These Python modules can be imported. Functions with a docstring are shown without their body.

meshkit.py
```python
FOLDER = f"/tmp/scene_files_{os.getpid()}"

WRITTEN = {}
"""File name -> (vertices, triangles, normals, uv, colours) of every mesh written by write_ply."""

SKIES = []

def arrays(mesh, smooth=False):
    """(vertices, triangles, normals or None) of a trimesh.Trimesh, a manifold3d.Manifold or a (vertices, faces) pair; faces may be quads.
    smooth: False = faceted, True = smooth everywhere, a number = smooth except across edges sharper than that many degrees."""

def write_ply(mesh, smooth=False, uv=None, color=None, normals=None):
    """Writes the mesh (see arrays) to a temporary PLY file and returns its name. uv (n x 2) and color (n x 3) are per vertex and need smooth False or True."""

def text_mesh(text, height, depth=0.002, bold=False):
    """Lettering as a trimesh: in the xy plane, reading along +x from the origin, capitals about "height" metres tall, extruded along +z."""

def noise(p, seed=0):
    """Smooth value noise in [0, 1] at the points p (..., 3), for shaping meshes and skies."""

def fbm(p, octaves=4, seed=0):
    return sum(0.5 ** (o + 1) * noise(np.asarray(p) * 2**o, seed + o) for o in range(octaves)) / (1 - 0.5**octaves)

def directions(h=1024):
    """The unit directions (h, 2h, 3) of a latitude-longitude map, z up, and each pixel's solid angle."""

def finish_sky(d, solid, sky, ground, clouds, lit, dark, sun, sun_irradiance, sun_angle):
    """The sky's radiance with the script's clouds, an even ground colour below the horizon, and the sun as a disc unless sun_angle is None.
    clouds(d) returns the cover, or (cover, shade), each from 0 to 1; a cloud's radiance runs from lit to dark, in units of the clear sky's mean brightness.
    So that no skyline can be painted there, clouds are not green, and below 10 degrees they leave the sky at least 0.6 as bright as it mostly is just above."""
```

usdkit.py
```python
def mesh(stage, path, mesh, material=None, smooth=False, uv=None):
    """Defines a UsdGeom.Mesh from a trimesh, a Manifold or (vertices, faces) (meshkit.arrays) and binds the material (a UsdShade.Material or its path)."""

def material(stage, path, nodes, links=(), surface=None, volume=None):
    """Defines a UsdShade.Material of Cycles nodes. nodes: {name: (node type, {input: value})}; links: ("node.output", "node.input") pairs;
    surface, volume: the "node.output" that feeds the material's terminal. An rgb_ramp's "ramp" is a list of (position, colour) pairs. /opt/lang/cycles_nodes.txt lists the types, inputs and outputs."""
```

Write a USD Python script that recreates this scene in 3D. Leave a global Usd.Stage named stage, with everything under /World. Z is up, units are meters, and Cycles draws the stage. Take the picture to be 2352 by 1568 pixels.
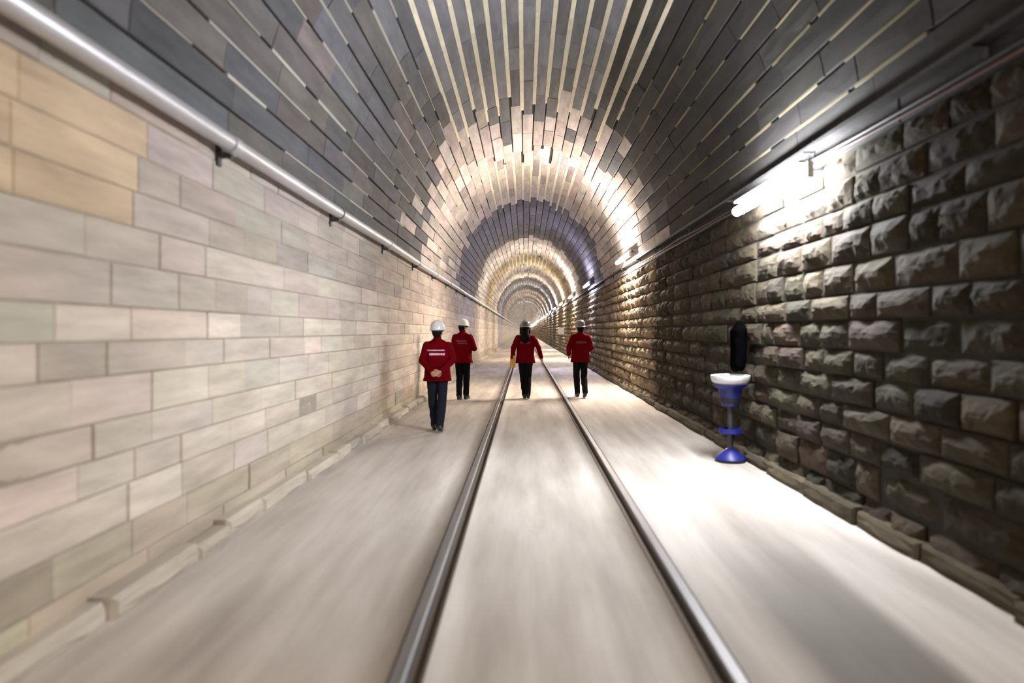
import math
import numpy as np
import trimesh
import manifold3d as m3
import usdkit, meshkit
from pxr import Usd, UsdGeom, UsdLux, UsdShade, Gf, Sdf, Vt

stage = Usd.Stage.CreateInMemory()
UsdGeom.SetStageUpAxis(stage, UsdGeom.Tokens.z)
UsdGeom.SetStageMetersPerUnit(stage, 1.0)
world = UsdGeom.Xform.Define(stage, '/World')
stage.SetDefaultPrim(world.GetPrim())
UsdGeom.Scope.Define(stage, '/World/Looks')

# ------------------------------------------------------------------ camera, exposure, lamp brightness
# x to the right, y along the tunnel, z up.  The eye stands 1.546 m above the floor.
W, H = 2352, 1568
EYE, FPX = 1.546, 1568.0                 # eye height, focal length in pixels
VPX, VPY = 1205.0, 760.0                 # where the tunnel vanishes
cam = UsdGeom.Camera.Define(stage, '/World/camera')
cam.CreateHorizontalApertureAttr(36.0)
cam.CreateVerticalApertureAttr(24.0)
cam.CreateFocalLengthAttr(36.0 * FPX / W)
cam.CreateHorizontalApertureOffsetAttr(-(VPX - W / 2) / W * 36.0)
cam.CreateVerticalApertureOffsetAttr((VPY - H / 2) / W * 36.0)
cam.CreateClippingRangeAttr(Gf.Vec2f(0.05, 1000))
cam.CreateFStopAttr(0.8)
cam.CreateFocusDistanceAttr(19.0)
cam.CreateExposureAttr(0.0)
xf = UsdGeom.Xformable(cam)
xf.AddTranslateOp().Set(Gf.Vec3d(0, 0, EYE))
xf.AddRotateXOp().Set(90.0)
LAMP = 430.0
# the lamps along the right side: (y, x, z, colour, relative strength)
COOL, WARM, VIOLET = (0.93, 0.95, 1.0), (1.0, 0.86, 0.72), (0.80, 0.76, 1.0)
LAMPS = [(-2.6, 2.46, 3.40, WARM, 1.35), (6.76, 2.38, 2.885, COOL, 1.0), (17.2, 2.45, 3.35, WARM, 1.6),
         (27.3, 2.45, 3.36, VIOLET, 0.6), (37.0, 2.46, 3.38, WARM, 1.4), (46.6, 2.46, 3.38, WARM, 1.1),
         (56.5, 2.46, 3.38, WARM, 1.3), (66.4, 2.46, 3.38, COOL, 0.7)]
LAMPS += [(76.0 + 10 * k, 2.46, 3.38, (WARM, COOL)[k % 4 == 3], 1.0) for k in range(24)]

# ------------------------------------------------------------------ helpers
taken = set()


def numbered(parent, name):
    p, k = f'{parent}/{name}', 0
    while p in taken:
        k += 1
        p = f'{parent}/{name}_{k:03d}'
    taken.add(p)
    return p


def tag(prim, label=None, cat=None, group=None, kind=None):
    p = prim.GetPrim() if hasattr(prim, 'GetPrim') else prim
    for k, v in (('label', label), ('category', cat), ('group', group), ('kind', kind)):
        if v:
            p.SetCustomDataByKey(k, v)
    return p


def thing(name, label, cat, loc=(0, 0, 0), rz=0.0, group=None, kind=None, scale=None):
    x = UsdGeom.Xform.Define(stage, numbered('/World', name))
    x.AddTranslateOp().Set(Gf.Vec3d(*loc))
    if rz:
        x.AddRotateZOp().Set(rz)
    if scale:
        x.AddScaleOp().Set(Gf.Vec3f(scale, scale, scale))
    tag(x, label, cat, group, kind)
    return x


def part(name, mesh, mat, parent, smooth=False, label=None, kind=None, tone=None):
    path = numbered(str(parent.GetPath()), name)
    m = usdkit.mesh(stage, path, mesh, mat, smooth=smooth)
    if tone is not None:
        UsdGeom.PrimvarsAPI(m).CreatePrimvar('tone', Sdf.ValueTypeNames.Color3fArray, 'vertex').Set(
            Vt.Vec3fArray.FromNumpy(np.ascontiguousarray(tone, np.float32)))
    if label or kind:
        tag(m, label, None, None, kind)
    return m


def cat_(ms):
    return trimesh.util.concatenate(ms)


def box(x0, x1, y0, y1, z0, z1):
    b = trimesh.creation.box([x1 - x0, y1 - y0, z1 - z0])
    b.apply_translation([(x0 + x1) / 2, (y0 + y1) / 2, (z0 + z1) / 2])
    return b


def rbox(x0, x1, y0, y1, z0, z1, r):
    s = [m3.Manifold.sphere(r, 12).translate((x, y, z)) for x in (x0 + r, x1 - r) for y in (y0 + r, y1 - r) for z in (z0 + r, z1 - r)]
    return m3.Manifold.batch_hull(s)


def tube(pts, r, n=10, caps=True):
    """A round tube along a polyline."""
    pts = np.asarray(pts, float)
    d = np.gradient(pts, axis=0)
    d /= np.linalg.norm(d, axis=1, keepdims=True)
    up = np.where(np.abs(d[:, 2:3]) > 0.9, [[1.0, 0, 0]], [[0, 0, 1.0]])
    a = np.cross(d, up)
    a /= np.linalg.norm(a, axis=1, keepdims=True)
    b = np.cross(d, a)
    t = np.linspace(0, 2 * np.pi, n, endpoint=False)
    r = np.broadcast_to(np.asarray(r, float), (len(pts),))
    v = (pts[:, None] + r[:, None, None] * (np.cos(t)[None, :, None] * a[:, None] + np.sin(t)[None, :, None] * b[:, None])).reshape(-1, 3)
    f = []
    for i in range(len(pts) - 1):
        for k in range(n):
            p, q = i * n + k, i * n + (k + 1) % n
            f += [(p, q, q + n), (p, q + n, p + n)]
    if caps:
        v = np.vstack([v, pts[0], pts[-1]])
        e = (len(pts) - 1) * n
        for k in range(n):
            f += [(len(v) - 2, (k + 1) % n, k), (len(v) - 1, e + k, e + (k + 1) % n)]
    m = trimesh.Trimesh(v, np.array(f), process=False)
    m.fix_normals()
    return m


def lathe(profile, n=32):
    return trimesh.creation.revolve(np.array(profile, float), sections=n)


def extrude_y(poly, y0, y1, n=1):
    """A closed (x, z) polygon run along y."""
    from shapely.geometry import Polygon
    m = trimesh.creation.extrude_polygon(Polygon(poly), y1 - y0, engine='earcut')
    v = np.array(m.vertices)
    m = trimesh.Trimesh(np.stack([v[:, 0], y0 + v[:, 2], v[:, 1]], 1), np.array(m.faces)[:, ::-1], process=False)
    m.fix_normals()
    return m


# ------------------------------------------------------------------ materials
def mat(name, color, rough=0.5, metal=0.0, coat=0.0, noise=None, bump=0.0, scale=(6, 6, 6), spec=0.5, tone=False, lo=0.75, hi=1.15, sheen=0.0):
    nodes = {'g': ('geometry', {}), 'm': ('mapping', {'mapping_type': 'point', 'scale': scale}),
             'n': ('noise_texture', {'scale': 1.0, 'detail': 5.0, 'roughness': 0.6}),
             'r': ('rgb_ramp', {'ramp': [(0.25, (lo,) * 3), (0.75, (hi,) * 3)]}),
             'x': ('mix_color', {'blend_type': 'multiply', 'fac': 1.0, 'a': color}),
             'b': ('bump', {'strength': bump, 'distance': 0.02}),
             'p': ('principled_bsdf', {'roughness': rough, 'metallic': metal, 'coat_weight': coat, 'coat_roughness': 0.08,
                                       'specular_ior_level': spec, 'sheen_weight': sheen})}
    links = [('g.position', 'm.vector'), ('m.vector', 'n.vector'), ('n.fac', 'r.fac'), ('r.color', 'x.b'), ('x.result', 'p.base_color')]
    if bump:
        links += [('n.fac', 'b.height'), ('b.normal', 'p.normal')]
    if tone:
        nodes['a'] = ('attribute', {'attribute': 'tone'})
        links.append(('a.color', 'x.a'))
    return usdkit.material(stage, f'/World/Looks/{name}', nodes, links, surface='p.BSDF')


def glow(name, color, strength):
    return usdkit.material(stage, f'/World/Looks/{name}', {'e': ('emission', {'color': color, 'strength': strength})}, [], surface='e.emission')


M = {}
M['left_stone'] = mat('dressed_limestone', (0.5, 0.45, 0.38), 0.85, tone=True, scale=(7, 1.3, 9), bump=0.35, lo=0.72, hi=1.18, spec=0.2)
M['right_stone'] = mat('rock_faced_stone', (0.2, 0.17, 0.12), 0.9, tone=True, scale=(9, 4, 12), bump=0.8, lo=0.6, hi=1.3, spec=0.2)
M['vault_stone'] = mat('vault_stone', (0.1, 0.1, 0.1), 0.8, tone=True, scale=(8, 1.6, 8), bump=0.4, lo=0.7, hi=1.25, spec=0.25)
M['pointing'] = mat('lime_pointing', (0.6, 0.57, 0.42), 0.9, tone=True, scale=(12, 3, 12), bump=0.3, lo=0.85, hi=1.1, spec=0.2)
M['bed_pale'] = mat('old_mortar', (0.36, 0.32, 0.27), 0.95, scale=(10, 5, 10), bump=0.3, spec=0.1)
M['bed_dark'] = mat('sooty_mortar', (0.045, 0.042, 0.038), 0.95, scale=(10, 5, 10), bump=0.3, spec=0.1)
M['steel'] = mat('worn_rail_steel', (0.24, 0.23, 0.23), 0.5, 0.5, scale=(20, 0.8, 20), lo=0.7, hi=1.15)
M['rust'] = mat('rusty_groove', (0.13, 0.10, 0.075), 0.9, scale=(15, 2, 15), bump=0.3)
M['galv'] = mat('galvanised_pipe', (0.55, 0.55, 0.58), 0.42, 0.55, scale=(6, 1, 6), lo=0.8, hi=1.1)
M['dark_metal'] = mat('dark_bracket_metal', (0.06, 0.06, 0.06), 0.5, 0.4)
M['cable'] = mat('black_cable', (0.018, 0.017, 0.017), 0.5)
M['red_cable'] = mat('red_brown_cable', (0.13, 0.05, 0.035), 0.5)
M['white_metal'] = mat('white_enamel', (0.75, 0.75, 0.73), 0.4, scale=(4, 4, 4), lo=0.92, hi=1.05)
M['red'] = mat('red_fleece', (0.13, 0.0008, 0.004), 0.95, sheen=0.0, spec=0.06, scale=(9, 9, 9), bump=0.25, lo=0.85, hi=1.1)
M['print'] = mat('pink_white_print', (0.85, 0.55, 0.72), 0.6)
M['print_dull'] = mat('dull_pink_print', (0.20, 0.03, 0.06), 0.8)
M['navy'] = mat('navy_work_cloth', (0.014, 0.016, 0.026), 0.95, spec=0.15, scale=(9, 9, 9), bump=0.25)
M['black_cloth'] = mat('black_cloth', (0.006, 0.006, 0.0065), 0.95, spec=0.1, scale=(9, 9, 9), bump=0.25)
M['bag_black'] = mat('deep_black_canvas', (0.0016, 0.0016, 0.0018), 1.0, spec=0.0, scale=(9, 9, 9), bump=0.2)
M['leather'] = mat('black_leather', (0.014, 0.012, 0.011), 0.45)
M['sole'] = mat('grey_rubber', (0.07, 0.07, 0.07), 0.8)
M['skin'] = mat('skin', (0.52, 0.27, 0.18), 0.55, scale=(8, 8, 8), lo=0.93, hi=1.05)
M['eye'] = mat('eye', (0.35, 0.33, 0.32), 0.2)
M['hair'] = mat('dark_hair', (0.006, 0.005, 0.0045), 0.85, spec=0.15, scale=(60, 60, 4), bump=0.6)
M['helmet'] = mat('white_helmet_shell', (0.80, 0.80, 0.80), 0.22, coat=0.6, scale=(3, 3, 3), lo=0.97, hi=1.02)
M['helmet_shaded'] = mat('shaded_helmet_shell', (0.15, 0.15, 0.15), 0.22, coat=0.7, scale=(3, 3, 3), lo=0.97, hi=1.02)  # white helmet with its backlit shade painted in as grey
M['yellow'] = mat('yellow_card', (0.62, 0.33, 0.03), 0.6)
M['paper'] = mat('white_paper', (0.8, 0.8, 0.78), 0.7)
M['white_plastic'] = mat('white_plastic', (0.84, 0.84, 0.86), 0.35)
M['blue_plastic'] = mat('blue_plastic', (0.010, 0.015, 0.17), 0.45)
M['black_plastic'] = mat('black_plastic', (0.008, 0.008, 0.009), 0.6)

def concrete(name, k):
    ramp = [(0.28, (0.43, 0.39, 0.35)), (0.5, (0.52, 0.48, 0.435)), (0.75, (0.62, 0.585, 0.54))]
    fl['r'] = ('rgb_ramp', {'ramp': [(a_, tuple(k * c_ for c_ in b_)) for a_, b_ in ramp]})
    return usdkit.material(stage, '/World/Looks/' + name, fl, FLOOR_LINKS, surface='p.BSDF')


# concrete floor: pale dusty screed, dragged and scuffed along the track, a damp darker lane on the right
fl = {'g': ('geometry', {}), 'm': ('mapping', {'scale': (5.5, 0.45, 1)}), 'n': ('noise_texture', {'scale': 1.0, 'detail': 6.0, 'roughness': 0.62}),
      'r': ('rgb_ramp', {'ramp': [(0.28, (0.43, 0.39, 0.35)), (0.5, (0.52, 0.48, 0.435)), (0.75, (0.62, 0.585, 0.54))]}),
      'm2': ('mapping', {'scale': (1.6, 0.32, 1)}), 'n2': ('noise_texture', {'scale': 1.0, 'detail': 3.0, 'roughness': 0.5}),
      'r2': ('rgb_ramp', {'ramp': [(0.34, (0.74, 0.72, 0.70)), (0.56, (1, 1, 1))]}),
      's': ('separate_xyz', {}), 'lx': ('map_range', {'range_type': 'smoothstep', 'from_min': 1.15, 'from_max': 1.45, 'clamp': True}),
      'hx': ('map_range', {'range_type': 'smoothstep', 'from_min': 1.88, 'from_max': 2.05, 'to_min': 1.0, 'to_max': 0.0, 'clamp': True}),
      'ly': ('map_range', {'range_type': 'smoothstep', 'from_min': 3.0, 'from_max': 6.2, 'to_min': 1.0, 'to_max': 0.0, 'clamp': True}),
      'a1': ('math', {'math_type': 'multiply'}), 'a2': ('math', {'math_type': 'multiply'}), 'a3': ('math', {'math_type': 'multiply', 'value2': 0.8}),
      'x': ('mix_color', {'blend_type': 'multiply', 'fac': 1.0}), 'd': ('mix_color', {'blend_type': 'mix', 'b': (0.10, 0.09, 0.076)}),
      'm3': ('mapping', {'scale': (14, 9, 14)}), 'n3': ('noise_texture', {'scale': 1.0, 'detail': 4.0, 'roughness': 0.6}),
      'b': ('bump', {'strength': 0.25, 'distance': 0.012}), 'p': ('principled_bsdf', {'roughness': 0.72, 'specular_ior_level': 0.3})}
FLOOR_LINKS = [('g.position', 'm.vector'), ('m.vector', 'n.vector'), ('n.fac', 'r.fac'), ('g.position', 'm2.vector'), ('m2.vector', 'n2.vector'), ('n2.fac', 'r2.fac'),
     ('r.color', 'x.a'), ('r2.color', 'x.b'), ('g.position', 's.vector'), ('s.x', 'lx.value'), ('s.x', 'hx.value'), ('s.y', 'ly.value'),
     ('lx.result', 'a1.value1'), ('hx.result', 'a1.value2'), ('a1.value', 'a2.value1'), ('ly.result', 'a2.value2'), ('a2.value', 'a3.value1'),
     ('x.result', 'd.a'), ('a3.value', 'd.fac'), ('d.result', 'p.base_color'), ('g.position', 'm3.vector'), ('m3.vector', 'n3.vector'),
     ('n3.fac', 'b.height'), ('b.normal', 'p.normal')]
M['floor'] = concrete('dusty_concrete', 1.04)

# ------------------------------------------------------------------ the tunnel's cross-section
XL, XR, ZS, ZC = -2.34, 2.72, 3.05, 6.10       # wall planes, springing, crown
CX, AX, AZ = (XL + XR) / 2, (XR - XL) / 2, ZC - ZS
Y0, Y1 = -7.0, 318.0
_t = np.linspace(np.pi, 0, 4001)
_p = np.stack([CX + AX * np.cos(_t), ZS + AZ * np.sin(_t)], 1)
_s = np.concatenate([[0], np.cumsum(np.linalg.norm(np.diff(_p, axis=0), axis=1))])
ARC = _s[-1]


def vault_at(s, y, w):
    """The point at arc length s round the vault, y along it and w proud of the face (towards the inside)."""
    t = np.interp(s, _s, _t)
    c, q = np.cos(t), np.sin(t)
    n = np.stack([-c / AX, -q / AZ], -1)
    n /= np.linalg.norm(n, axis=-1, keepdims=True)
    return np.stack([CX + AX * c + n[..., 0] * w, y, ZS + AZ * q + n[..., 1] * w], -1)


def left_at(v, u, w):
    return np.stack([XL + w, u, v], -1)


def right_at(v, u, w):
    return np.stack([XR - w, u, v], -1)


def blocks(at, u0, u1, v0, v1, proud, nu, nv, bevel, chamf, depth, bulge, rough, seed, relief=False):
    """Many stones at once: (points (n, k, 3), faces (f, 3)).  Each has a face grid, a chamfered arris and sides that run back into the bed."""
    g = np.random.default_rng(seed)
    n = len(u0)
    S, T = np.meshgrid(np.linspace(0, 1, nu + 1), np.linspace(0, 1, nv + 1), indexing='ij')
    s, t = S.ravel(), T.ravel()
    col = lambda a: np.asarray(a, float)[:, None]
    bv = np.minimum(bevel, 0.3 * (np.asarray(v1) - v0))
    U = col(u0) + bevel + (col(u1) - col(u0) - 2 * bevel) * s
    V = col(v0) + col(bv) + (col(v1) - col(v0) - 2 * col(bv)) * t
    pill = (1 - (2 * s - 1) ** 4) * (1 - (2 * t - 1) ** 2)
    Wd = col(proud) + bulge * pill * g.uniform(0.45, 1.25, (n, 1)) + rough * g.normal(size=(n, len(s))) * (0.35 + 0.65 * (pill > 0))
    if relief:
        X = at(V, U, np.zeros_like(U))
        Wd = col(proud) + bulge * pill * (0.35 + 1.3 * meshkit.fbm(X * [3, 3.5, 6], 3, seed)) + rough * (meshkit.fbm(X * 14, 3, seed + 1) - 0.5) * 2 * (pill > 0)
    if nu > 1 and rough > 0:
        jit = (pill > 0) * 0.25
        U = U + jit * g.uniform(-1, 1, U.shape) * (col(u1) - col(u0)) / nu
        V = V + jit * g.uniform(-1, 1, V.shape) * (col(v1) - col(v0)) / nv
    idx = np.arange((nu + 1) * (nv + 1)).reshape(nu + 1, nv + 1)
    ring = list(idx[:, 0]) + list(idx[-1, 1:]) + list(idx[-2::-1, -1]) + list(idx[0, -2:0:-1])
    ru, rv = s[ring], t[ring]
    RU = np.where(ru == 0, col(u0), np.where(ru == 1, col(u1), U[:, ring]))
    RV = np.where(rv == 0, col(v0), np.where(rv == 1, col(v1), V[:, ring]))
    RW = np.broadcast_to(np.minimum(col(proud), Wd[:, ring]) - chamf, RU.shape)
    P = np.concatenate([at(V, U, Wd), at(RV, RU, RW), at(RV, RU, np.full(RU.shape, -depth))], 1)
    f, m, k = [], len(s), len(ring)
    for i in range(nu):
        for j in range(nv):
            a, b, c, d = idx[i, j], idx[i + 1, j], idx[i + 1, j + 1], idx[i, j + 1]
            f += [(a, b, c), (a, c, d)] if (i + j) % 2 else [(a, b, d), (b, c, d)]
    for i in range(k):
        j = (i + 1) % k
        f += [(ring[i], m + i, m + j), (ring[i], m + j, ring[j]), (m + i, m + k + i, m + k + j), (m + i, m + k + j, m + j)]
    f = np.array(f)
    q = P[0]
    nrm = np.cross(q[f[0, 1]] - q[f[0, 0]], q[f[0, 2]] - q[f[0, 0]])
    outward = at(np.array([V[0, 0]]), np.array([U[0, 0]]), np.array([1.0]))[0] - at(np.array([V[0, 0]]), np.array([U[0, 0]]), np.array([0.0]))[0]
    return P, (f if nrm @ outward > 0 else f[:, ::-1])


def in_view(P, margin=60):
    """How large each stone shows in the frame (0 outside it)."""
    c, y = P.mean(1), np.maximum(P.mean(1)[:, 1], 0.3)
    px, py = VPX + FPX * c[:, 0] / y, VPY - FPX * (c[:, 2] - EYE) / y
    ext = FPX * (P.max(1) - P.min(1)) / y[:, None]
    foreshort = FPX * (P[:, :, 1].max(1) - P[:, :, 1].min(1)) / y * np.maximum(np.abs(c[:, 0]), np.abs(c[:, 2] - EYE)) / y
    a = foreshort * np.maximum(ext[:, 0], ext[:, 2])
    return np.where((c[:, 1] > 1.5) & (px > -margin) & (px < W + margin) & (py > -margin) & (py < H + margin), a, 0)


def lay(parent, P, F, material, tones, name, rest_name, limit):
    order = np.argsort(-in_view(P))
    show = in_view(P)
    singles = [i for i in order[:limit] if show[i] > 0]
    for i in singles:
        part(name, (P[i], F), material, parent, tone=np.repeat(tones[i][None], P.shape[1], 0))
    rest = np.setdiff1d(np.arange(len(P)), singles)
    k = P.shape[1]
    if len(rest):
        faces = (F[None] + (np.arange(len(rest)) * k)[:, None, None]).reshape(-1, 3)
        part(rest_name, (P[rest].reshape(-1, 3), faces), material, parent, kind='stuff', tone=np.repeat(tones[rest], k, 0))


def courses(g, heights, length, u0, u1):
    """Rows of stones between u0 and u1: arrays u0, u1, row."""
    a, b, r = [], [], []
    for row in range(heights):
        u = u0 - g.uniform(0, length[1])
        while u < u1:
            l = g.uniform(*length) * max(1.0, u / 55.0)
            a.append(u), b.append(u + l), r.append(row)
            u += l
    return np.array(a), np.array(b), np.array(r)


# ------------------------------------------------------------------ left wall: dressed pale ashlar
rng = np.random.default_rng(11)
wall = thing('wall_left', 'pale smooth ashlar side wall of the tunnel below the pipe', 'wall', kind='structure')
NR = 14
hs = rng.uniform(0.85, 1.15, NR)
zz = np.concatenate([[0], np.cumsum(hs / hs.sum() * (ZS - 0.0))])
a, b, r = courses(rng, NR, (0.5, 1.15), Y0, Y1)
gap = 0.004
P, F = blocks(left_at, a + gap, b - gap, zz[r] + gap, zz[r + 1] - gap, rng.normal(0, 0.004, len(a)), 3, 2, 0.006, 0.005, 0.05, 0.005, 0.002, 3)
base = np.array([0.60, 0.53, 0.455])
tn = base * rng.normal(1.0, 0.075, (len(a), 1)).clip(0.8, 1.2) * (1 + rng.normal(0, 0.02, (len(a), 3)))
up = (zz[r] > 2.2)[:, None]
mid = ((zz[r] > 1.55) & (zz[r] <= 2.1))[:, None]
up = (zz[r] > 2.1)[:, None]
tn = np.where(up, tn * [0.66, 0.66, 0.69], np.where(mid, tn * [0.88, 0.88, 0.89], tn))                                     # greyer stones in the courses under the pipe, with some shade painted in
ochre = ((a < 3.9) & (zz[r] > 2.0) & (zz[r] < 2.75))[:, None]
tn = np.where(ochre, np.array([0.56, 0.445, 0.315]) * rng.uniform(0.9, 1.1, (len(a), 1)), tn)   # ochre tone on a few near stones
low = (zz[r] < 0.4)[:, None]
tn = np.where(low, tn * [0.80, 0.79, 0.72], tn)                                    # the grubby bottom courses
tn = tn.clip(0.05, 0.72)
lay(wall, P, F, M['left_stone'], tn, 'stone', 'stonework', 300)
part('mortar_bed', box(XL - 0.4, XL - 0.008, Y0, Y1, -0.3, ZS + 0.1), M['bed_pale'], wall)
# low rough footing stones along the wall's foot
u, us = Y0, []
while u < 90:
    l = rng.uniform(0.5, 1.2)
    us.append((u, u + l))
    u += l
us = np.array(us)
foot_l = lambda v, u_, w: np.stack([XL + 0.13 + w, u_, v], -1)
P, F = blocks(foot_l, us[:, 0] + 0.008, us[:, 1] - 0.008, np.full(len(us), -0.02), rng.uniform(0.09, 0.13, len(us)), rng.uniform(-0.02, 0.03, len(us)), 4, 2, 0.03, 0.03, 0.16, 0.02, 0.008, 5)
tn = np.array([0.50, 0.45, 0.38]) * rng.uniform(0.85, 1.15, (len(us), 1))
lay(wall, P, F, M['left_stone'], tn, 'footing_stone', 'footing', 40)

# ------------------------------------------------------------------ right wall: dark rock-faced stone
rng = np.random.default_rng(12)
wall = thing('wall_right', 'dark rough rock-faced stone side wall of the tunnel below the lamps', 'wall', kind='structure')
NR = 13
hs = rng.uniform(0.85, 1.15, NR)
zz = np.concatenate([[0], np.cumsum(hs / hs.sum() * ZS)])
a, b, r = courses(rng, NR, (0.35, 0.8), Y0, Y1)
gap = 0.008
tn = np.array([0.047, 0.0385, 0.026]) * rng.normal(1.0, 0.22, (len(a), 1)).clip(0.5, 1.7) * (1 + rng.normal(0, 0.04, (len(a), 3)))
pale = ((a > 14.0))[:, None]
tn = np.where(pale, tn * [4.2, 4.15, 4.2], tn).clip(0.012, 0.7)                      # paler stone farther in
pr = rng.normal(0, 0.012, len(a))
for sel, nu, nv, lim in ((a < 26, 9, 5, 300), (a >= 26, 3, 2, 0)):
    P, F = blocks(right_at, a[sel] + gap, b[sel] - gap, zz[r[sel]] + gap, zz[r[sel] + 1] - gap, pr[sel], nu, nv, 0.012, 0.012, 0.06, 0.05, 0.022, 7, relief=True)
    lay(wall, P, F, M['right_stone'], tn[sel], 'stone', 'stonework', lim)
part('mortar_bed', box(XR + 0.02, XR + 0.4, Y0, Y1, -0.3, ZS + 0.1), M['bed_dark'], wall)
u, us = Y0, []
while u < 90:
    l = rng.uniform(0.6, 1.3)
    us.append((u, u + l))
    u += l
us = np.array(us)
foot_r = lambda v, u_, w: np.stack([XR - 0.09 - w, u_, v], -1)
P, F = blocks(foot_r, us[:, 0] + 0.008, us[:, 1] - 0.008, np.full(len(us), -0.02), rng.uniform(0.10, 0.16, len(us)), rng.uniform(-0.02, 0.03, len(us)), 4, 2, 0.02, 0.02, 0.12, 0.02, 0.007, 8)
tn = np.array([0.085, 0.07, 0.046]) * rng.uniform(0.75, 1.25, (len(us), 1))
lay(wall, P, F, M['right_stone'], tn, 'footing_stone', 'footing', 40)

# ------------------------------------------------------------------ the vault: long courses of stone, cream pointing in the crown
rng = np.random.default_rng(13)
ceil = thing('ceiling', 'barrel vault of dark stone courses with cream mortar joints along the crown', 'ceiling', kind='structure')
NR = 36
dS = ARC / NR
a, b, r = courses(rng, NR, (0.9, 2.0), Y0, Y1)
mid_y, mid_s = (a + b) / 2, (r + 0.5) * dS
mid_x = np.interp(mid_s, _s, _p[:, 0]) - CX
CREAM = [(-8, 13.6, 1.62), (17.4, 24.2, 1.25), (40.5, 47.0, 1.2), (53, 57, 1.2), (62, 67, 1.2), (78, 84, 1.2), (100, 106, 1.2)]


def cream(x, y):
    return np.any([(y > c0) & (y < c1) & (np.abs(x) < hw) for c0, c1, hw in CREAM], axis=0)


# stretches of the lining: (from, to, stone colour)
SLATE, PALE, PURPLE, OCHRE = (0.105, 0.107, 0.118), (0.40, 0.365, 0.35), (0.105, 0.10, 0.11), (0.33, 0.27, 0.18)
STRETCH = [(-9, 13.4, SLATE), (13.4, 23.8, PALE), (23.8, 33.0, PURPLE), (33, 40.5, PALE), (40.5, 47.5, OCHRE), (47.5, 57.5, PALE), (57.5, 60.5, (0.13, 0.10, 0.11)),
           (60.5, 68, (0.3, 0.27, 0.25)), (68, 76, (0.17, 0.15, 0.15)), (76, 92, (0.29, 0.26, 0.24)), (92, 100, (0.19, 0.165, 0.15)), (100, 400, (0.27, 0.24, 0.22))]
tn = np.zeros((len(a), 3))
for y0, y1, c in STRETCH:
    tn[(mid_y >= y0) & (mid_y < y1)] = c
slate_mix = (mid_y >= 13.4) & (mid_y < 15.6) & (rng.uniform(size=len(a)) < 0.55)            # slate-toned stones mixed among the pale ones where the stretches meet
tn[slate_mix] = SLATE
tn *= rng.normal(1.0, 0.16, (len(a), 1)).clip(0.6, 1.5) * (1 + rng.normal(0, 0.025, (len(a), 3)))
dark_haunch = ((mid_y < 13.4) & (mid_x > 1.2))[:, None]
tn = np.where(dark_haunch, tn * [0.32, 0.295, 0.255], tn)                     # darker, browner right haunch all along this dark stretch
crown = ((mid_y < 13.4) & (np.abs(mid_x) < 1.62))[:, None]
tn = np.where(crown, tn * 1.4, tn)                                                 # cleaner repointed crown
brown = ((mid_y < 13.2) & (mid_x < -1.9))[:, None]
tn = np.where(brown & (rng.uniform(size=(len(a), 1)) < 0.5), tn * [1.2, 1.08, 0.95], tn)
tn = tn.clip(0.012, 0.75)
cr = cream(mid_x, mid_y)
g = np.where(cr, 0.034, 0.011)
P, F = blocks(vault_at, a + 0.003, b - 0.003, r * dS + g, (r + 1) * dS - g, rng.normal(0, 0.004, len(a)), 4, 2, 0.008, 0.008, 0.04, 0.006, 0.003, 9)
lay(ceil, P, F, M['vault_stone'], tn, 'stone', 'stonework', 300)
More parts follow.
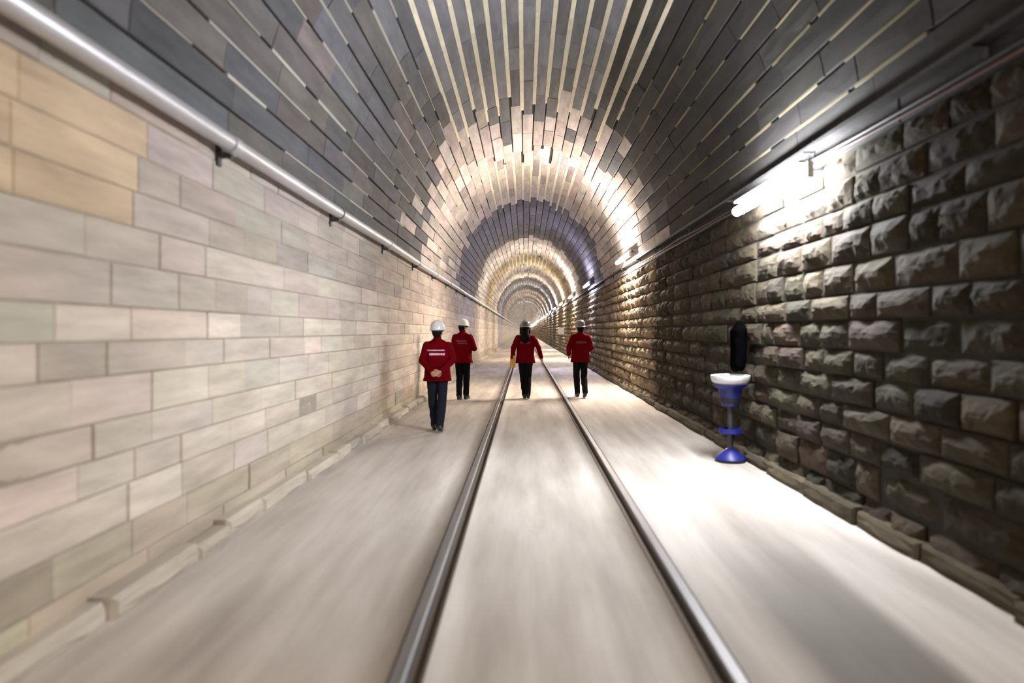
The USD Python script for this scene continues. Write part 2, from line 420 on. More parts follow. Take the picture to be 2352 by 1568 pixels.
# mortar bed behind the stones
ss, yy = np.linspace(0, ARC, 73), np.linspace(Y0, Y1, 60)
G = vault_at(np.repeat(ss[:, None], 60, 1), np.repeat(yy[None], 73, 0), -0.028)
idx = np.arange(73 * 60).reshape(73, 60)
q = np.stack([idx[:-1, :-1], idx[1:, :-1], idx[1:, 1:], idx[:-1, 1:]], -1).reshape(-1, 4)
part('mortar_bed', (G.reshape(-1, 3), q), M['bed_dark'], ceil)
# pointing: cream and wide in the crown, thin and greyer (with gaps) elsewhere
pa, pb, ps, pw, pt = [], [], [], [], []
for k in range(1, NR):
    x = np.interp(k * dS, _s, _p[:, 0]) - CX
    y = Y0 + rng.uniform(0, 1)
    while y < 110:
        l = rng.uniform(1.0, 2.6)
        m = y + l / 2
        if cream(np.array(x), np.array(m)):
            pa.append(y), pb.append(y + l - 0.004), ps.append(k * dS), pw.append(rng.uniform(0.032, 0.038))
            pt.append(np.array([0.66, 0.62, 0.47]) * rng.uniform(0.88, 1.1))
        elif m < 13.5 and rng.uniform() < 0.78:
            pa.append(y), pb.append(y + l - rng.uniform(0, 0.6)), ps.append(k * dS), pw.append(rng.uniform(0.009, 0.017))
            c = np.array([0.42, 0.40, 0.36]) if x < 0.5 else np.array([0.20, 0.175, 0.11])
            pt.append(c * rng.uniform(0.6, 1.15))
        elif m > 16.5 and rng.uniform() < 0.35 and not 24 < m < 33:
            pa.append(y), pb.append(y + l - rng.uniform(0, 0.6)), ps.append(k * dS), pw.append(0.012)
            pt.append(np.array([0.50, 0.44, 0.34]) * rng.uniform(0.7, 1.1))
        y += l
pa, pb, ps, pw, pt = map(np.array, (pa, pb, ps, pw, pt))
P, F = blocks(vault_at, pa, pb, ps - pw, ps + pw, rng.uniform(-0.001, 0.006, len(pa)), 3, 1, 0.004, 0.003, 0.03, 0.0, 0.001, 10)
lay(ceil, P, F, M['pointing'], pt.clip(0, 0.8), 'mortar_joint', 'mortar_jointing', 300)
part('outer_shell', (np.concatenate([G.reshape(-1, 3)]) + [0, 0, 0.12], q[:, ::-1]), M['bed_dark'], ceil)

# far end of what can be seen
end = thing('wall_end', 'dim end of the long tunnel seen far down the track', 'wall', kind='structure')
part('rock_face', box(XL - 0.3, XR + 0.3, Y1 - 0.1, Y1 + 0.3, -0.3, ZC + 0.3), M['bed_dark'], end)

# ------------------------------------------------------------------ floor and rails
RL, RR, HW = -0.566, 0.950, 0.040            # rail centres, half a rail head
GW = 0.062                                   # the flangeway beside each head
floor = thing('floor', 'pale dusty concrete tunnel floor with two rails set into it', 'floor', kind='structure')


def slab(x0, x1, y0, y1, nx, ny, seed):
    X, Yg = np.meshgrid(np.linspace(x0, x1, nx + 1), np.linspace(y0, y1, ny + 1), indexing='ij')
    n = meshkit.fbm(np.stack([X * 0.9, Yg * 0.35, X * 0 + seed], -1), 3, seed)
    Z = (n - 0.5) * 0.022
    e = np.minimum(np.abs(X - x0), np.abs(X - x1))
    inner = np.minimum(1, e / 0.25)
    Z = np.minimum(Z * inner, 0.008)
    top = np.stack([X, Yg, Z], -1).reshape(-1, 3)
    bot = top * [1, 1, 0] + [0, 0, -0.16]
    i = np.arange((nx + 1) * (ny + 1)).reshape(nx + 1, ny + 1)
    q = np.stack([i[:-1, :-1], i[1:, :-1], i[1:, 1:], i[:-1, 1:]], -1).reshape(-1, 4)
    o = (nx + 1) * (ny + 1)
    sides = [np.stack([i[0, 1:], i[0, :-1], i[0, :-1] + o, i[0, 1:] + o], -1), np.stack([i[-1, :-1], i[-1, 1:], i[-1, 1:] + o, i[-1, :-1] + o], -1)]
    return np.vstack([top, bot]), np.vstack([q] + sides)


part('concrete_slab', slab(XL + 0.0, RL - HW - 0.004, Y0, Y1, 10, 300, 1), M['floor'], floor, smooth=True)
part('concrete_slab', slab(RL + HW + GW + 0.016, RR - HW - GW - 0.016, Y0, Y1, 8, 300, 2), M['floor'], floor, smooth=True)
part('concrete_slab', slab(RR + HW + 0.004, XR - 0.0, Y0, Y1, 10, 300, 3), M['floor'], floor, smooth=True)
part('sub_base', box(XL - 0.3, XR + 0.3, Y0, Y1, -0.4, -0.15), M['bed_dark'], floor)
for c, s, lab in ((RL, 1, 'left steel rail sunk in the concrete floor, groove on its right'), (RR, -1, 'right steel rail sunk in the concrete floor, dark groove on its left')):
    t = thing('rail', lab, 'rail', (c, 0, 0), group=None)
    hd = [(-HW, -0.10), (-HW, -0.004), (-HW + 0.012, 0.010), (HW - 0.014, 0.012), (HW - 0.004, 0.004), (HW, -0.02), (HW, -0.10)]
    hd = [(x * s, z) for x, z in hd]
    part('rail_head', extrude_y(hd, Y0, Y1), M['steel'], t, smooth=30)
    part('rail_groove', extrude_y([(s * HW, -0.1), (s * HW, -0.045), (s * (HW + GW), -0.042), (s * (HW + GW), -0.1)], Y0, Y1), M['rust'], t, label='rust-brown flangeway groove')
    part('guard_lip', extrude_y([(s * (HW + GW), -0.1), (s * (HW + GW), 0.002), (s * (HW + GW + 0.004), 0.006), (s * (HW + GW + 0.012), 0.006), (s * (HW + GW + 0.012), -0.1)], Y0, Y1), M['rust'], t)

# ------------------------------------------------------------------ pipe on the left wall
pipe = thing('pipe', 'long grey steel pipe along the top of the left wall', 'pipe')
PX, PZ, PR = XL + 0.115, 2.965, 0.062
ys = np.linspace(Y0, Y1 - 1, 90)
part('pipe_run', tube(np.stack([np.full(90, PX), ys, PZ + 0.008 * np.sin(ys * 0.7)], 1), PR, 20), M['galv'], pipe, smooth=50)
for y in np.arange(2.2, 75, 3.0):
    z = PZ + 0.008 * math.sin(y * 0.7)
    ring = tube([(PX, y - 0.02, z), (PX, y + 0.02, z)], PR + 0.006, 16)
    part('bracket', cat_([ring, box(XL - 0.02, PX, y - 0.018, y + 0.018, z - 0.10, z - 0.06), box(XL - 0.02, XL + 0.02, y - 0.03, y + 0.03, z - 0.16, z + 0.1)]), M['dark_metal'], pipe)
for y in np.arange(5.2, 75, 6.0):
    z = PZ + 0.008 * math.sin(y * 0.7)
    part('coupling', tube([(PX, y - 0.07, z), (PX, y + 0.07, z)], PR + 0.010, 20), M['galv'], pipe, smooth=50)

# ------------------------------------------------------------------ cables on the right
ys = np.linspace(Y0, 140, 500)
trunk = thing('cable_tray', 'dark cable tray with hangers running along the right springing', 'cable tray')
TX, TZ = XR - 0.062, 3.225
part('tray', extrude_y([(TX - 0.045, TZ), (TX + 0.045, TZ), (TX + 0.045, TZ + 0.05), (TX + 0.040, TZ + 0.05), (TX + 0.040, TZ + 0.006), (TX - 0.040, TZ + 0.006), (TX - 0.040, TZ + 0.035), (TX - 0.045, TZ + 0.035)], Y0, 150), M['dark_metal'], trunk)
for y in np.arange(1.6, 70, 2.4):
    part('hanger', cat_([box(TX - 0.05, XR + 0.03, y - 0.015, y + 0.015, TZ - 0.02, TZ), box(XR - 0.018, XR + 0.03, y - 0.025, y + 0.025, TZ - 0.08, TZ + 0.12)]), M['dark_metal'], trunk)
for name, x, z, sag, rad, m, lab, step in (
        ('cable', TX - 0.020, TZ + 0.025, 0.0, 0.018, M['cable'], 'thick black cable lying on the inner side of the cable tray', 2.4),
        ('cable', TX + 0.020, TZ + 0.026, 0.0, 0.019, M['cable'], 'thick black cable lying against the wall in the cable tray', 2.4),
        ('cable', XR - 0.075, TZ - 0.10, 0.04, 0.013, M['cable'], 'black cable sagging below the cable tray', 5.05),
        ('cable', XR - 0.085, TZ - 0.170, 0.02, 0.008, M['red_cable'], 'thin red-brown cable strung lowest on the right wall', 4.0)):
    ph = ((ys - 1.6) % step) / step
    o = usdkit.mesh(stage, numbered('/World', name), tube(np.stack([np.full(500, x), ys, z - sag * 4 * ph * (1 - ph)], 1), rad, 8), m, smooth=50)
    tag(o, lab, 'cable', 'cables on the right wall')

# ------------------------------------------------------------------ lamps
LL, LR = 0.90, 0.050      # half length, radius of the diffuser
ORDW = ('zeroth first second third fourth fifth sixth seventh eighth ninth tenth eleventh twelfth thirteenth fourteenth fifteenth sixteenth seventeenth eighteenth '
        'nineteenth twentieth twenty-first twenty-second twenty-third twenty-fourth twenty-fifth twenty-sixth twenty-seventh twenty-eighth twenty-ninth thirtieth thirty-first thirty-second').split()
glows = {}
for k, (y, x, z, col, rel) in enumerate(LAMPS):
    if k == 1:
        lab = 'largest and nearest tube lamp, hung below the cable tray, bluish white'
    elif k == 0:
        lab = 'warm white tube lamp on the right just behind the camera'
    elif k == 3:
        lab = 'dim violet tube lamp, third from the front on the right wall'
    else:
        lab = f'glowing tube lamp above the right wall, {ORDW[k]} from the front'
    t = thing('tube_lamp', lab, 'lamp', (x, y, z), group='tube lamps along the right wall')
    key = (col, rel)
    if key not in glows:
        glows[key] = glow(f'lamp_glow_{len(glows):03d}', col, LAMP * rel)
    # a thick round glowing tube under a white batten, held between two end plates
    wallx = (XR + 0.02 - x) if z < ZS else (np.interp(z, _p[_p[:, 0] > CX, 1][::-1], _p[_p[:, 0] > CX, 0][::-1]) + 0.01 - x)
    part('diffuser', tube([(0, -LL, 0), (0, LL, 0)], LR, 20), glows[key], t, smooth=50, label='glowing tube')
    if k == 1:
        part('batten', rbox(-0.03, 0.03, -LL - 0.01, LL + 0.01, 0.095, 0.125, 0.006), M['white_metal'], t)
    else:
        part('batten', rbox(0.065, 0.09, -LL - 0.01, LL + 0.01, -0.02, 0.14, 0.006), M['white_metal'], t)
    for s in (-1, 1):
        part('end_plate', rbox(0.035, min(wallx - 0.03, 0.09), s * (LL + 0.018) - 0.010, s * (LL + 0.018) + 0.010, -0.025, 0.12, 0.006), M['white_metal'], t)
        part('bracket', box(0.0 if k == 1 else 0.07, wallx, s * 0.55 - 0.018, s * 0.55 + 0.018, 0.116, 0.136), M['dark_metal'], t)

# ------------------------------------------------------------------ people
Sph = lambda p, r, n=20: m3.Manifold.sphere(float(r), n).translate(tuple(map(float, p)))


def hull(*pr):
    return m3.Manifold.batch_hull([Sph(p, r) for p, r in pr])


def union(ms):
    return m3.Manifold.batch_boolean(ms, m3.OpType.Add)


def to_tm(mf):
    m = mf.to_mesh()
    return trimesh.Trimesh(np.array(m.vert_properties[:, :3], float), np.array(m.tri_verts), process=True)


def soften(mf, length, it=12):
    m = to_tm(mf.refine_to_length(length))
    trimesh.smoothing.filter_taubin(m, lamb=0.5, nu=0.53, iterations=it)
    return m


def to_mf(m):
    return m3.Manifold(m3.Mesh(np.asarray(m.vertices, np.float32), np.asarray(m.faces, np.uint32)))


def hand(wrist, d, n, side, curl=0.5):
    """Palm, four unequal bent fingers and a thumb.  d: towards the fingertips, n: out of the palm, side: towards the thumb."""
    w, d, n = np.array(wrist, float), np.array(d, float), np.array(n, float)
    d /= np.linalg.norm(d)
    n -= d * (n @ d)
    n /= np.linalg.norm(n)
    t = np.cross(d, n) * side
    ms = [hull((w, 0.024), (w + d * 0.035 + t * 0.012, 0.017), (w + d * 0.035 - t * 0.014, 0.017), (w + d * 0.085 + t * 0.028, 0.012), (w + d * 0.082 - t * 0.028, 0.011))]
    for o, l in ((0.029, 0.072), (0.010, 0.081), (-0.010, 0.075), (-0.029, 0.059)):
        p, dirn, r = w + d * 0.080 + t * o, d + t * o * 2.0, 0.0092
        dirn = dirn / np.linalg.norm(dirn)
        for seg, sh in enumerate((0.46, 0.30, 0.24)):
            a = curl * (0.5 + 0.5 * seg)
            dd = dirn * math.cos(a) + n * math.sin(a)
            q = p + dd * l * sh
            ms.append(hull((p, r), (q, r - 0.0007)))
            p, r = q, r - 0.0007
    p = w + d * 0.028 + t * 0.022
    q = p + (d * 0.55 + t * 0.75 + n * 0.25) * 0.040
    e = q + (d * 0.85 + t * 0.25 + n * 0.35) * 0.030
    ms += [hull((p, 0.013), (q, 0.0105)), hull((q, 0.0105), (e, 0.0088))]
    return to_mf(soften(union(ms), 0.006, 3))


def head_mf(yaw, pitch):
    """A head with a face (towards +y) about its neck joint, then turned."""
    ms = [hull(((0, -0.015, 0.165), 0.082), ((0, 0.015, 0.16), 0.078), ((0, 0.03, 0.105), 0.062)),
          hull(((0, 0.035, 0.10), 0.058), ((0.022, 0.055, 0.045), 0.026), ((-0.022, 0.055, 0.045), 0.026)),
          hull(((0, 0.100, 0.128), 0.008), ((0, 0.118, 0.095), 0.011)), hull(((-0.012, 0.101, 0.090), 0.009), ((0.012, 0.101, 0.090), 0.009)),
          hull(((-0.018, 0.088, 0.066), 0.008), ((0.018, 0.088, 0.066), 0.008)),
          hull(((-0.045, 0.082, 0.142), 0.008), ((0.045, 0.082, 0.142), 0.008)),
          hull(((0, -0.01, -0.06), 0.058), ((0, 0.0, 0.07), 0.053))]
    for s in (-1, 1):
        ms.append(hull(((s * 0.079, -0.005, 0.125), 0.010), ((s * 0.086, -0.014, 0.148), 0.010), ((s * 0.079, -0.002, 0.098), 0.008)))
    return union(ms).rotate((pitch, 0, 0)).rotate((0, 0, yaw))


def helmet(yaw, pitch):
    """Shell with ridge and brim, peak to the front; and the headband."""
    prof = [(0.0, 0.150), (0.035, 0.147), (0.070, 0.133), (0.098, 0.106), (0.114, 0.068), (0.121, 0.030), (0.123, 0.005), (0.138, -0.004), (0.140, -0.009), (0.122, -0.006),
            (0.115, 0.026), (0.106, 0.066), (0.090, 0.100), (0.064, 0.125), (0.0, 0.140)]
    m = trimesh.creation.revolve(np.array(prof), sections=40)
    v = np.array(m.vertices)
    rr = np.hypot(v[:, 0], v[:, 1])
    brim = np.clip((rr - 0.124) / 0.016, 0, 1) * np.clip(v[:, 1] / 0.13, 0, 1) ** 2
    v[:, 1] = v[:, 1] * 1.13 + brim * 0.035
    v[:, 0] *= 0.97
    v[:, 2] += -brim * 0.016 + 0.006 * np.clip(1 - (v[:, 0] / 0.022) ** 2, 0, 1) * (v[:, 2] > 0.06)
    m = trimesh.Trimesh(v, m.faces, process=False)
    band = lathe([(0.096, -0.034), (0.102, -0.034), (0.104, 0.012), (0.098, 0.012), (0.096, -0.034)], 32)
    band.vertices = np.array(band.vertices) * [0.97, 1.1, 1]
    for q_ in (m, band):
        q_.apply_transform(trimesh.transformations.translation_matrix([0, 0.002, 0.176]))
        q_.apply_transform(trimesh.transformations.rotation_matrix(math.radians(pitch), [1, 0, 0]))
        q_.apply_transform(trimesh.transformations.rotation_matrix(math.radians(yaw), [0, 0, 1]))
    return m, band


def person(loc, rz, top, label, pose, jacket='red', trousers='black_cloth', shell='helmet', prints=(), print_mat='print', hair='short', slim=1.0):
    """pose: joints in metres for a figure 1.83 m tall to the top of the helmet, facing +y."""
    t = thing('person', label, 'person', loc, rz, group='people in red jackets and helmets', scale=top / 1.83)
    J = {k: np.array(v, float) for k, v in pose.items() if k not in ('yaw', 'pitch')}
    yaw, pitch = pose.get('yaw', 0), pose.get('pitch', 0)
    nb = J['neck']
    w = slim
    # body: one continuous skin from head to feet
    bones = [head_mf(yaw, pitch).translate(tuple(nb)),
             hull((nb + [0, 0, -0.03], 0.06), (J['ls'] * [0.7, 1, 1], 0.05), (J['rs'] * [0.7, 1, 1], 0.05), ((-0.09, 0.01, 1.26), 0.085), ((0.09, 0.01, 1.26), 0.085)),
             hull(((-0.08, 0.01, 1.26), 0.085), ((0.08, 0.01, 1.26), 0.085), ((-0.07, 0, 0.98), 0.085), ((0.07, 0, 0.98), 0.085))]
    for s in 'lr':
        bones += [hull((J[s + 's'], 0.048), (J[s + 'e'], 0.038)), hull((J[s + 'e'], 0.038), (J[s + 'w'], 0.026)),
                  hull((J[s + 'h'], 0.078), (J[s + 'k'], 0.052)), hull((J[s + 'k'], 0.050), (J[s + 'a'], 0.036)),
                  hull((J[s + 'a'], 0.036), (J[s + 'a'] + (J[s + 't'] - J[s + 'a']) * 0.7, 0.026))]
    body = to_mf(soften(union(bones), 0.022, 6))
    hands = []
    for s, sg in (('l', -1), ('r', 1)):
        d = J[s + 'd'] if s + 'd' in J else J[s + 'w'] - J[s + 'e']
        n = J[s + 'n'] if s + 'n' in J else np.array([-sg, 0.0, 0.0])
        side = 1 if np.cross(d, n) @ np.array([0, 1, 0.3]) > 0 else -1
        hands.append(hand(J[s + 'w'] + d / np.linalg.norm(d) * 0.012, d, n, side))
    part('body', union([body] + hands), M['skin'], t, smooth=60)
    R = trimesh.transformations.rotation_matrix(math.radians(yaw), [0, 0, 1])[:3, :3] @ trimesh.transformations.rotation_matrix(math.radians(pitch), [1, 0, 0])[:3, :3]
    for s in (-1, 1):
        e = trimesh.creation.icosphere(2, 0.011)
        e.apply_translation(nb + R @ np.array([s * 0.031, 0.083, 0.123]))
        part('eye', e, M['eye'], t, smooth=True)
    # jacket
    hem = 0.83
    ms = [hull((J['ls'] * [0.8, 1, 1], 0.070), (J['rs'] * [0.8, 1, 1], 0.070), ((-0.10 * w, 0.012, 1.27), 0.122 * w), ((0.10 * w, 0.012, 1.27), 0.122 * w), (nb + [0, -0.01, -0.01], 0.062)),
          hull(((-0.10 * w, 0.012, 1.27), 0.122 * w), ((0.10 * w, 0.012, 1.27), 0.122 * w), ((-0.085 * w, 0.012, 1.04), 0.120 * w), ((0.085 * w, 0.012, 1.04), 0.120 * w)),
          hull(((-0.085 * w, 0.012, 1.04), 0.120 * w), ((0.085 * w, 0.012, 1.04), 0.120 * w), ((-0.100, 0.0, 0.80), 0.140), ((0.100, 0.0, 0.80), 0.140)),
          hull((nb + [0, -0.012, -0.03], 0.080), (nb + [0, -0.004, 0.035], 0.068))]
    for s in 'lr':
        ms += [hull((J[s + 's'], 0.076), (J[s + 'e'], 0.060)), hull((J[s + 'e'], 0.060), (J[s + 'w'] + (J[s + 'e'] - J[s + 'w']) * 0.10, 0.045))]
    jk = union(ms).trim_by_plane((0, 0, 1), hem)
    jm = soften(jk, 0.02, 8)
    v = np.array(jm.vertices)
    fold = (meshkit.fbm(v * [9, 9, 14], 3, 5) - 0.5) * 0.022
    jm.vertices = v + np.array(jm.vertex_normals) * fold[:, None]
    part('jacket', jm, M[jacket], t, smooth=60)
    # a folded collar standing at the neck and knitted cuffs
    for s in 'lr':
        e, q = J[s + 'e'], J[s + 'w']
        p0, p1 = q + (e - q) * 0.11, q + (e - q) * -0.02
        part('cuff', tube([p0, p1], [0.046, 0.040], 16), M[jacket], t, smooth=50)
    # print on the back, lying on the cloth
    inter = trimesh.ray.ray_triangle.RayMeshIntersector(jm)
    for z0, z1, x0, x1, seed in prints:
        pg = np.random.default_rng(seed)
        x, cells = x0, []
        while x < x1:
            l = pg.uniform(0.012, 0.026)
            cells.append((x, min(x + l, x1)))
            x += l + pg.uniform(0.003, 0.007)
        V, Fc = [], []
        for c0, c1 in cells:
            for zz_ in np.linspace(z0, z1, 3):
                for xx in (c0, c1):
                    V.append((xx, zz_))
            o = len(V) - 6
            Fc += [(o + a_, o + b_, o + c_) for a_, b_, c_ in ((0, 1, 3), (0, 3, 2), (2, 3, 5), (2, 5, 4))]
        V = np.array(V)
        o3 = np.stack([V[:, 0], np.full(len(V), -1.0), V[:, 1]], 1)
        hit, ray, _ = inter.intersects_location(o3, np.tile([0, 1.0, 0], (len(V), 1)), multiple_hits=False)
        yv = np.full(len(V), -0.11)
        yv[ray] = hit[:, 1]
        front = np.stack([V[:, 0], yv - 0.004, V[:, 1]], 1)
        back = front + [0, 0.007, 0]
        Fc = np.array(Fc)
        part('back_print', (np.vstack([front, back]), np.vstack([Fc, Fc[:, ::-1] + len(front)])), M[print_mat], t, label='pinkish line of print across the back')
    # trousers
    ms = [hull(((-0.06, 0.0, 0.96), 0.08), ((0.06, 0.0, 0.96), 0.08), (J['lh'], 0.098), (J['rh'], 0.098))]
    for s in 'lr':
        ms += [hull((J[s + 'h'], 0.097), (J[s + 'k'], 0.076)), hull((J[s + 'k'], 0.076), (J[s + 'a'] + [0, 0, 0.0], 0.064))]
    tr = union(ms)
    tm = soften(tr, 0.022, 8)
    v = np.array(tm.vertices)
    tm.vertices = v + np.array(tm.vertex_normals) * ((meshkit.fbm(v * [10, 10, 12], 3, 8) - 0.5) * 0.02)[:, None]
    part('trousers', tm, M[trousers], t, smooth=60)
    # shoes: upper and sole
    for s in 'lr':
        A, T = J[s + 'a'], J[s + 't']
        f = (T - A) * [1, 1, 0]
        f = f / np.linalg.norm(f)
        heel = A - f * 0.045 + [0, 0, -0.045]
        up_ = hull((A + [0, 0, 0.03], 0.048), (heel, 0.040), (A + (T - A) * 0.6 + [0, 0, 0.004], 0.042), (T, 0.036))
        sh = part('shoe', soften(up_, 0.015, 3), M['leather'], t, smooth=60)
        so = hull((heel + [0, 0, -0.026], 0.018), (A + (T - A) * 0.55 * np.array([1, 1, 0]) + [0, 0, heel[2] - A[2] - 0.026], 0.02), (T + [0, 0, -0.02], 0.018))
        so = so.scale((1.0, 1.0, 1.0))
        wide = m3.Manifold.batch_hull([so.translate((0.016, 0, 0)), so.translate((-0.016, 0, 0))])
        part('sole', wide, M['sole'], sh, smooth=40)
    # helmet and hair
    hm, band = helmet(yaw, pitch)
    for q_ in (hm, band):
        q_.apply_translation(nb)
    hp = part('helmet', hm, M[shell], t, smooth=45)
    part('headband', band, M['black_plastic'], hp, smooth=45)
    rot = lambda mf: mf.rotate((pitch, 0, 0)).rotate((0, 0, yaw)).translate(tuple(nb))
    if hair == 'short':
        h = hull(((0, -0.022, 0.160), 0.086), ((0, -0.030, 0.110), 0.074), ((0, -0.034, 0.072), 0.052))
        part('hair', soften(rot(h), 0.012, 4), M['hair'], t, smooth=60)
    else:
        h = union([hull(((0, -0.02, 0.160), 0.090), ((0, -0.042, 0.09), 0.084), ((0, -0.070, 0.0), 0.088)),
                   hull(((0, -0.070, 0.0), 0.088), ((-0.07, -0.10, -0.09), 0.050), ((0.07, -0.10, -0.09), 0.050)),
                   hull(((-0.07, -0.10, -0.09), 0.048), ((0.07, -0.10, -0.09), 0.048), ((-0.02, -0.125, -0.19), 0.028), ((0.02, -0.125, -0.19), 0.028))])
        hm_ = soften(rot(h), 0.012, 4)
        v = np.array(hm_.vertices)
        strand = np.sin(v[:, 0] * 260 + 4 * meshkit.noise(v * 12, 2)) * 0.003
        hm_.vertices = v + np.array(hm_.vertex_normals) * strand[:, None]
        part('hair', hm_, M['hair'], t, smooth=60, label='long dark loose hair down to the shoulder blades')
    return t


base_pose = dict(neck=(0, -0.005, 1.50), ls=(-0.172, 0, 1.405), rs=(0.172, 0, 1.405), lh=(-0.085, 0, 0.92), rh=(0.085, 0, 0.92))


def pose(**k):
    d = dict(base_pose)
    d.update(k)
    return d


# man at the left wall, hands clasped behind his back, left foot forward
person((-1.345, 10.54, 0), 3, 1.715, 'man nearest the camera at the left wall, bright red jacket, hands clasped behind his back',
       pose(le=(-0.245, -0.06, 1.16), lw=(-0.075, -0.215, 0.985), ld=(1, -0.12, -0.35), ln=(0, -1, 0.2),
            re=(0.255, -0.05, 1.17), rw=(0.070, -0.225, 1.000), rd=(-1, -0.10, -0.45), rn=(0, -1, 0.2),
            lk=(-0.085, 0.10, 0.50), la=(-0.055, 0.12, 0.095), lt=(-0.065, 0.27, 0.040),
            rk=(0.075, 0.0, 0.50), ra=(0.055, -0.20, 0.125), rt=(0.065, -0.06, 0.042), yaw=-14, pitch=2),
       trousers='navy', prints=((1.325, 1.345, -0.16, 0.125, 1), (1.255, 1.290, -0.125, 0.125, 2)))
# man with folded arms behind him
person((-1.40, 15.4, 0), -10, 1.83, 'man with folded arms behind the first man, dark red jacket, head turned to his right',
       pose(le=(-0.235, 0.04, 1.16), lw=(0.07, 0.225, 1.16), ld=(1, 0.15, 0.1), ln=(0, -1, 0),
            re=(0.27, 0.03, 1.15), rw=(-0.05, 0.245, 1.21), rd=(-1, 0.10, 0.05), rn=(0, -1, 0),
            lk=(-0.075, 0.03, 0.50), la=(-0.055, -0.10, 0.105), lt=(-0.06, 0.045, 0.042),
            rk=(0.075, 0.07, 0.50), ra=(0.060, 0.08, 0.095), rt=(0.075, 0.23, 0.040), yaw=-38, pitch=-4),
       prints=((1.30, 1.345, -0.12, 0.12, 3), (1.255, 1.285, -0.09, 0.13, 4)), print_mat='print_dull')
# woman between the rails
person((0.02, 15.6, 0), 0, 1.80, 'woman with long dark hair under a shade-painted helmet, walking between the rails',
       pose(neck=(0, -0.005, 1.50), le=(-0.285, -0.02, 1.18), lw=(-0.300, 0.06, 0.935), ld=(0.05, 0.25, -1), ln=(1, 0, 0),
            re=(0.295, -0.05, 1.20), rw=(0.375, -0.02, 0.945), rd=(0.25, 0.1, -1), rn=(-1, 0.2, 0),
            lk=(-0.055, 0.09, 0.50), la=(-0.02, 0.06, 0.095), lt=(-0.03, 0.21, 0.040),
            rk=(0.060, 0.02, 0.50), ra=(0.055, -0.16, 0.115), rt=(0.065, -0.02, 0.042), yaw=-6, pitch=0),
       prints=((1.275, 1.325, -0.115, 0.115, 5),), print_mat='print_dull', hair='long', slim=0.96, shell='helmet_shaded')
# man at the right wall, walking
person((1.30, 15.9, 0), 6, 1.815, 'man on the right by the wall in a shade-painted helmet, walking with one arm bent',
       pose(le=(-0.285, -0.03, 1.17), lw=(-0.255, 0.13, 1.00), ld=(0.05, 0.8, -0.7), ln=(1, 0, 0),
            re=(0.265, 0.03, 1.16), rw=(0.16, 0.23, 1.06), rd=(-0.5, 0.8, 0.0), rn=(-1, -0.4, 0),
            lk=(-0.065, 0.16, 0.52), la=(-0.045, 0.14, 0.100), lt=(-0.05, 0.29, 0.045),
            rk=(0.075, -0.03, 0.50), ra=(0.065, -0.24, 0.150), rt=(0.07, -0.10, 0.045), yaw=-10, pitch=4),
       shell='helmet_shaded', prints=((1.27, 1.32, -0.11, 0.12, 6),), print_mat='print_dull')

# the folder in the woman's left hand
fo = thing('folder', 'yellow cardboard folder held at the woman\'s left side', 'folder', (-0.270, 15.62, 0.84), rz=32)
sheet = lambda x0, x1: box(x0, x1, -0.11, 0.11, -0.13, 0.15)
part('cover', sheet(-0.008, -0.005), M['yellow'], fo)
part('cover', sheet(0.004, 0.007), M['yellow'], fo)
part('paper_sheaf', box(-0.005, 0.004, -0.105, 0.105, -0.126, 0.142), M['paper'], fo)

# ------------------------------------------------------------------ stand and hanging bag at the right wall
st = thing('wash_stand', 'blue pedestal stand with a white round basin top by the right wall', 'stand', (2.44, 8.1, 0))
part('basin', lathe([(0, 0.90), (0.10, 0.885), (0.165, 0.90), (0.215, 0.955), (0.228, 0.995), (0.228, 1.022), (0.216, 1.026), (0.195, 0.985), (0.14, 0.945), (0, 0.925)], 40), M['white_plastic'], st, smooth=40, label='white round basin')
part('rim', lathe([(0.150, 0.885), (0.165, 0.876), (0.200, 0.905), (0.203, 0.920), (0.185, 0.912), (0.150, 0.885)], 40), M['blue_plastic'], st, smooth=40)
part('bucket', lathe([(0, 0.66), (0.095, 0.66), (0.105, 0.68), (0.140, 0.86), (0.155, 0.885), (0.14, 0.889), (0, 0.885)], 32), M['blue_plastic'], st, smooth=40)
part('bucket_band', lathe([(0.108, 0.70), (0.119, 0.705), (0.126, 0.755), (0.115, 0.76), (0.108, 0.70)], 32), M['black_plastic'], st, smooth=40)
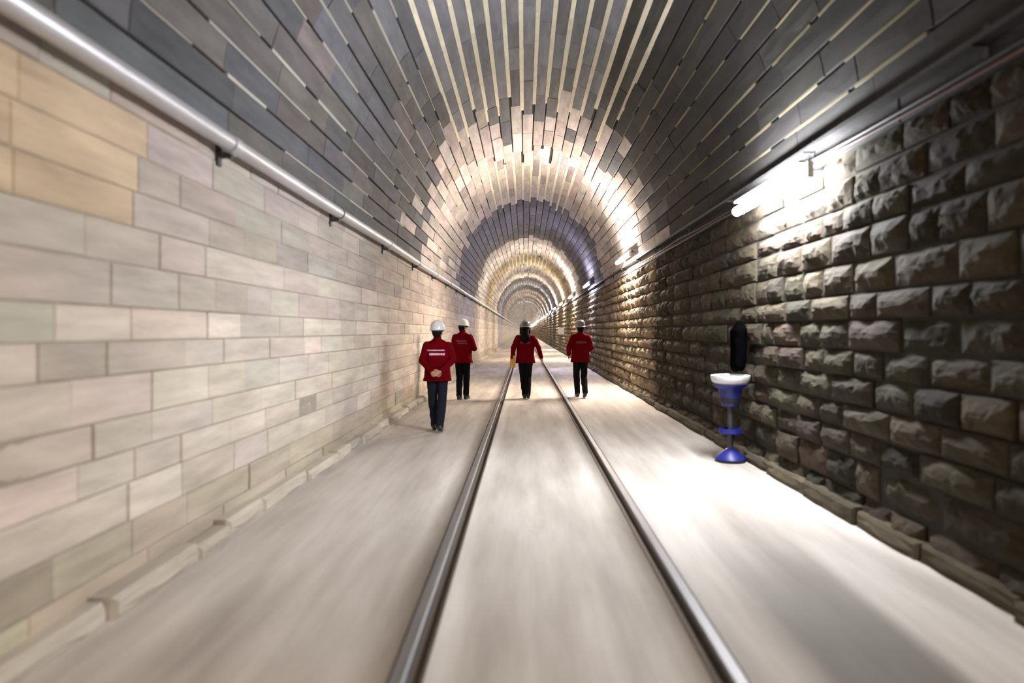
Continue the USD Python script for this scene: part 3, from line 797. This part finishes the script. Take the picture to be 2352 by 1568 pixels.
part('post', lathe([(0, 0.05), (0.032, 0.05), (0.030, 0.67), (0, 0.67)], 20), M['dark_metal'], st, smooth=40)
part('shelf_ring', lathe([(0.03, 0.335), (0.12, 0.33), (0.135, 0.345), (0.13, 0.395), (0.122, 0.395), (0.118, 0.348), (0.03, 0.350), (0.03, 0.335)], 32), M['blue_plastic'], st, smooth=40)
part('base', lathe([(0, 0.02), (0.17, 0.02), (0.175, 0.035), (0.15, 0.075), (0.08, 0.13), (0.035, 0.16), (0, 0.16)], 36), M['blue_plastic'], st, smooth=40)
part('rubber_foot', lathe([(0, 0.0), (0.175, 0.0), (0.178, 0.022), (0, 0.022)], 36), M['black_plastic'], st, smooth=40)

bag = thing('bag', 'long black cloth bag hanging from a hook on the right wall', 'bag', (XR - 0.16, 8.15, 1.36))
bm = soften(union([hull(((0, -0.07, 0.18), 0.075), ((0, 0.10, 0.17), 0.075), ((0.0, 0.0, 0.27), 0.04)),
                   hull(((0, -0.07, 0.18), 0.078), ((0, 0.10, 0.17), 0.078), ((-0.01, -0.06, -0.22), 0.065), ((-0.01, 0.09, -0.24), 0.065))]), 0.02, 6)
v = np.array(bm.vertices)
bm.vertices = v + np.array(bm.vertex_normals) * ((meshkit.fbm(v * [9, 9, 5], 3, 4) - 0.5) * 0.03)[:, None]
part('cloth', bm, M['bag_black'], bag, smooth=60)
part('strap', tube([(0, 0.0, 0.27), (0.03, -0.005, 0.36), (0.07, 0.0, 0.39), (0.05, 0.008, 0.35), (0.01, 0.01, 0.28)], 0.010, 8), M['black_cloth'], bag, smooth=50)
part('hook', tube([(0.18, 0, 0.375), (0.10, 0, 0.375), (0.055, 0, 0.378), (0.048, 0, 0.40)], 0.007, 8), M['dark_metal'], bag, smooth=50)

sg = thing('sign', 'small white sign plate jutting from the right wall far down the tunnel', 'sign', (2.45, 46.0, 1.55))
part('plate', rbox(-0.22, 0.22, -0.008, 0.008, -0.22, 0.22, 0.006), M['white_metal'], sg)
part('arm', box(0.20, 0.29, -0.012, 0.012, -0.02, 0.02), M['dark_metal'], sg)
